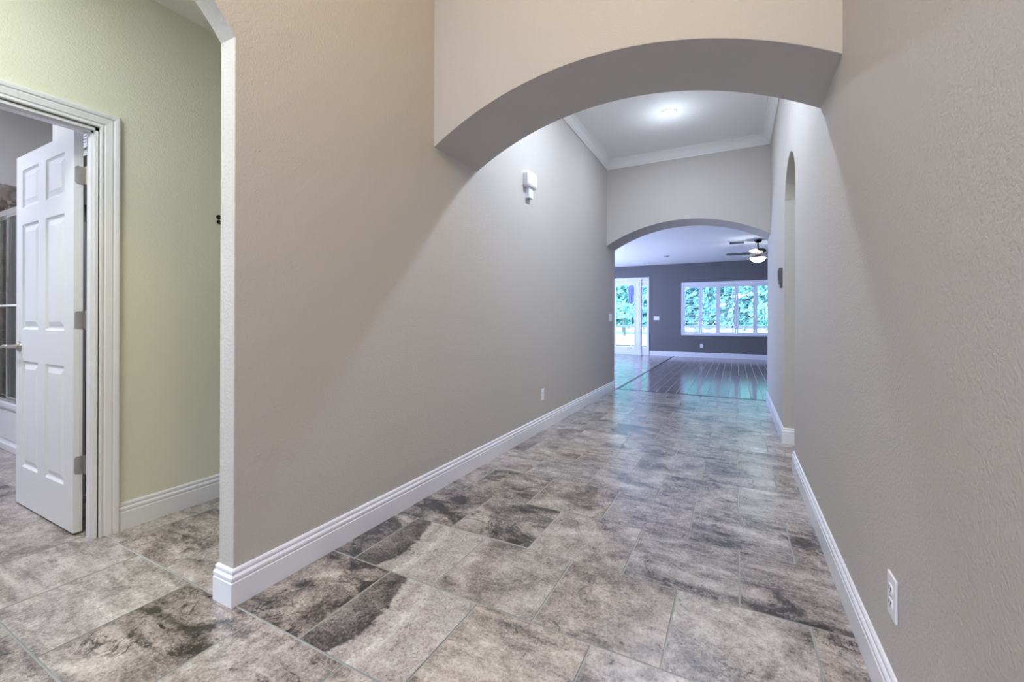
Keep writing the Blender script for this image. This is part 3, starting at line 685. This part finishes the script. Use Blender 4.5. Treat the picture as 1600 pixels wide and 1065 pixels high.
t = empty('ceiling_vent', (.02, 10.55, HR)); tag(t, 'white rectangular air vent on the far room ceiling', 'vent')
link('vent_frame', boxes((-.18, .18, -.22, -.18, -.014, 0), (-.18, .18, .14, .18, -.014, 0), (-.18, -.14, -.18, .14, -.014, 0), (.14, .18, -.18, .14, -.014, 0)), M['plastic'], t, bevel=.003)
link('vent_backing', boxes((-.14, .14, -.18, .14, -.003, -.001)), M['slot'], t)
bm = bmesh.new()
for k in range(9):
    y = -.165 + k * .036; prism(bm, [(y, -.003), (y + .018, -.016), (y + .020, -.015), (y + .002, -.002)], lambda u, v, q: (q, u, v), -.14, .14)
link('vent_louvers', bm, M['thermo'], t)
bm = bmesh.new(); lathe(bm, [(0, 0), (.055, 0), (.055, -.012), (.045, -.026), (0, -.03)], 28)
tag(link('smoke_detector', bm, M['plasticgrey'], smooth=True, loc=(-1.64, 12.0, HR)), 'small dark round detector on the far room ceiling', 'detector')

# ------------------------------------------------------------------ outside: deck, lanai, lawn, trees
struct(link('ground', boxes((-34, 20, YB + .15, 34.0, -.12, -.03)), M['concrete']), 'pale pool deck outside the glass door', 'patio')
tag(link('lawn', boxes((-45, 30, 34.0, 60, -.14, -.10)), M['grass']), 'bright lawn beyond the pool deck', 'lawn', kind='stuff')
struct(link('ceiling.006', boxes((-9, 4, YB + .15, 16.6, 2.62, 2.72), (-9, 4, 16.45, 16.6, 2.42, 2.62)), M['roofsoffit']), 'covered patio ceiling and beam outside the glass door', 'patio roof')
t = empty('screen_enclosure', (-2, 18.6, -.03)); tag(t, 'dark horizontal and upright bars of the pool screen frame outside', 'screen frame')
link('chair_rail', boxes((-12, 10, -.03, .03, .80, .92)), M['cage'], t)
link('kick_plate', boxes((-12, 10, -.02, .02, 0, .06)), M['cage'], t)
link('top_rail', boxes((-12, 10, -.03, .03, 3.4, 3.48)), M['cage'], t)
for x in (-8, -.4, 1.9, 4.2, 6.5): link('post', boxes((x - .025, x + .025, -.03, .03, 0, 3.4)), M['cage'], t)
struct(link('trim_8', boxes((-30, 16, 23.4, 23.6, -.03, .02)), M['cage']), 'dark coping line of the pool across the deck', 'pool edge')
t = empty('patio_umbrella', (-3.60, 16.9, -.03)); tag(t, 'folded violet patio umbrella standing outside the glass door', 'umbrella')
bm = bmesh.new(); R_ = []
for z, r in ((2.62, .01), (2.55, .08), (2.3, .105), (1.95, .08), (1.75, .05)):
    R_.append([bm.verts.new(((r * (1 + .22 * (-1) ** k)) * math.cos(2 * PI * k / 16), (r * (1 + .22 * (-1) ** k)) * math.sin(2 * PI * k / 16), z)) for k in range(16)])
for A, B in zip(R_, R_[1:]):
    for k in range(16): bm.faces.new((A[k], B[k], B[(k + 1) % 16], A[(k + 1) % 16]))
bm.faces.new(R_[0]); bm.faces.new(R_[-1]); link('canopy', bm, M['umbrella'], t)
bm = bmesh.new(); cyl(bm, (0, 0, 0), (0, 0, 2.66), .014, 14); link('pole', bm, M['plasticgrey'], t)
bm = bmesh.new(); lathe(bm, [(0, .06), (.05, .06), (.22, .04), (.24, 0), (0, 0)], 24); link('base', bm, M['concrete'], t)

def leaves(bm, rnd, centre, n, smin, smax, r, flat=1):
    for i in range(n):
        d = Vector((rnd.gauss(0, 1), rnd.gauss(0, 1), rnd.gauss(0, 1))).normalized() * r * rnd.uniform(.55, 1.05)
        p = Vector(centre) + d; s = rnd.uniform(smin, smax)
        q = Vector((rnd.gauss(0, 1), rnd.gauss(0, 1), rnd.gauss(0, 1))).normalized(); w = q.orthogonal().normalized() * s; u = q.cross(w).normalized() * s * .55
        bm.faces.new([bm.verts.new(p - w), bm.verts.new(p + u), bm.verts.new(p + w), bm.verts.new(p - u)])
rnd = random.Random(11); bm = bmesh.new()
for k in range(62):
    for zc in (.5, 2.0, 3.6, 5.2, 6.6):
        r = rnd.uniform(.8, 1.15)
        leaves(bm, rnd, (-18 + k * .42 + rnd.uniform(-.2, .2), rnd.uniform(36.5, 39.5), max(zc + rnd.uniform(-.6, .6), r * 1.05 + .36)), 70, .18, .32, r)
tag(link('hedge', bm, M['leaf1']), 'dense teal green bank of foliage beyond the pool deck', 'foliage', kind='stuff')
def tree(x, y, h, r, mat, label):
    t = empty('garden_tree', (x, y, -.03)); tag(t, label, 'tree', 'trees beyond the pool screen')
    bm = bmesh.new(); cyl(bm, (0, 0, 0), (.1, 0, h * .7), .14, 10, .06)
    for k in range(4):
        a = k * 1.7; cyl(bm, (.05, 0, h * .35), (r * .5 * math.cos(a), r * .5 * math.sin(a), h * .7), .05, 8, .02)
    link('trunk', bm, M['bark'], t)
    bm = bmesh.new(); rnd = random.Random(int(x * 100) + 3)
    for k in range(16):
        rr_ = rnd.uniform(.35, .55) * r
        leaves(bm, rnd, (rnd.uniform(-.5, .5) * r, rnd.uniform(-.4, .4) * r, rnd.uniform(.8 + rr_, h - rr_)), 150, .12, .22, rr_)
    link('foliage', bm, mat, t)
for x, y, h, r, mm, lb_ in [(-6.9, 30, 6.4, 2.0, 'leaf2', 'light green tree outside seen through the tall glass of the patio door'),
        (-2.2, 29, 6.0, 1.8, 'leaf1', 'teal tree outside behind the leftmost shutter panel'),
        (1.9, 30.5, 5.4, 1.9, 'leaf2', 'light green tree outside behind the right half of the shutters')]:
    tree(x, y, h, r, M[mm], lb_)

# ------------------------------------------------------------------ lights
def area(name, loc, rot, sx, sy, power, col, spread=180):
    l = bpy.data.lights.new(name, 'AREA'); l.shape = 'RECTANGLE'; l.size = sx; l.size_y = sy; l.energy = power; l.color = col; l.spread = math.radians(spread)
    o = bpy.data.objects.new(name, l); COL.objects.link(o); o.location = loc; o.rotation_euler = rot; return o
def point(name, loc, power, col, r=.08):
    l = bpy.data.lights.new(name, 'POINT'); l.energy = power; l.color = col; l.shadow_soft_size = r
    o = bpy.data.objects.new(name, l); COL.objects.link(o); o.location = loc; return o
WARM = (1, .80, .58)
CAN = (.76, .86, 1)
area('hall_can_light', (-.674, 5.09, HH - .012), (0, 0, 0), .11, .11, 14, CAN)
point('hall_ceiling_fill', (-.674, 5.09, HH - .28), 4.0, CAN, .05)  # added point lamp hung below the can to brighten the ceiling
area('hall_can_light', (-.674, 3.45, HH - .012), (0, 0, 0), .11, .11, 40, CAN)
point('hall_ceiling_fill', (-.674, 3.45, HH - .16), 13, CAN, .05)  # same added ceiling brightener under the nearer can
point('foyer_lamp', (-.10, .45, 3.45), 44, (1, .72, .22), .18)
area('entrance_fill', (-.65, -2.95, 1.3), (PI / 2, 0, 0), 1.05, 2.3, 8, (.86, .92, 1))  # unseen panel added behind the camera as flat fill
area('foyer_fill', (-1.00, -.75, HF - .03), (0, 0, 0), .5, .5, 64, (.74, .82, 1))  # unseen area lamp added overhead to lift the foyer walls
area('vestibule_lamp', (-2.02, -.12, HV - .03), (0, 0, 0), .5, .7, 31, (.90, 1, .93))
area('bath_lamp', (-4.7, -.25, HBATH - .03), (0, 0, 0), .6, .5, 74, (.76, .80, 1))
area('passage_lamp', (1.5, 3.8, 2.66), (0, 0, 0), .3, .3, 8, (.95, 1, .90))
area('patio_opening_daylight', (-5.24, 10.4, 1.25), (0, -PI / 2, 0), 2.3, 4.2, 168, (.38, .44, 1))
point('fan_lamp', (FX, FY, HR - .44), 19, (.80, .95, 1), .10)
sun = bpy.data.lights.new('sun', 'SUN'); sun.energy = 22; sun.color = (1, .99, .95); sun.angle = .02
so = bpy.data.objects.new('sun', sun); COL.objects.link(so); so.rotation_euler = (math.radians(42), 0, math.radians(-25))
def portal(loc, rot, sx, sy):
    o = area('window_portal', loc, rot, sx, sy, 1, (1, 1, 1)); o.data.cycles.is_portal = True
portal((0, YB + .13, 1.43), (-PI / 2, 0, 0), 2.8, 1.55)
portal((-3.0, YB + .13, 1.2), (-PI / 2, 0, 0), 1.3, 2.4)

w = bpy.data.worlds.new('World'); S.world = w; w.use_nodes = True
nt = w.node_tree; bg = nt.nodes['Background']
bg.inputs[0].default_value = (.48, .66, 1, 1); bg.inputs[1].default_value = 6.0

# ------------------------------------------------------------------ camera
cam = bpy.data.cameras.new('camera'); cam.sensor_width = 36; cam.lens = 669 / 1600 * 36
cam.shift_y = -(532.5 - 498.85) / 1600; cam.clip_start = .05; cam.clip_end = 200
co = bpy.data.objects.new('camera', cam); COL.objects.link(co)
co.location = (0, 0, 1.10)
co.rotation_euler = (Matrix.Rotation(.4812, 4, 'Z') @ Matrix.Rotation(PI / 2, 4, 'X') @ Matrix.Rotation(.0035, 4, 'Z')).to_euler()
S.camera = co
S.view_settings.view_transform = 'Standard'; S.view_settings.look = 'None'; S.view_settings.gamma = 1; S.view_settings.exposure = .12
S.view_settings.use_curve_mapping = False
S.cycles.use_denoising = True
try: S.cycles.denoiser = 'OPENIMAGEDENOISE'
except Exception: pass
S.cycles.max_bounces = 10; S.cycles.diffuse_bounces = 6; S.cycles.glossy_bounces = 4; S.cycles.transparent_max_bounces = 12
S.cycles.sample_clamp_indirect = 6.0
S.cycles.caustics_reflective = False; S.cycles.caustics_refractive = False
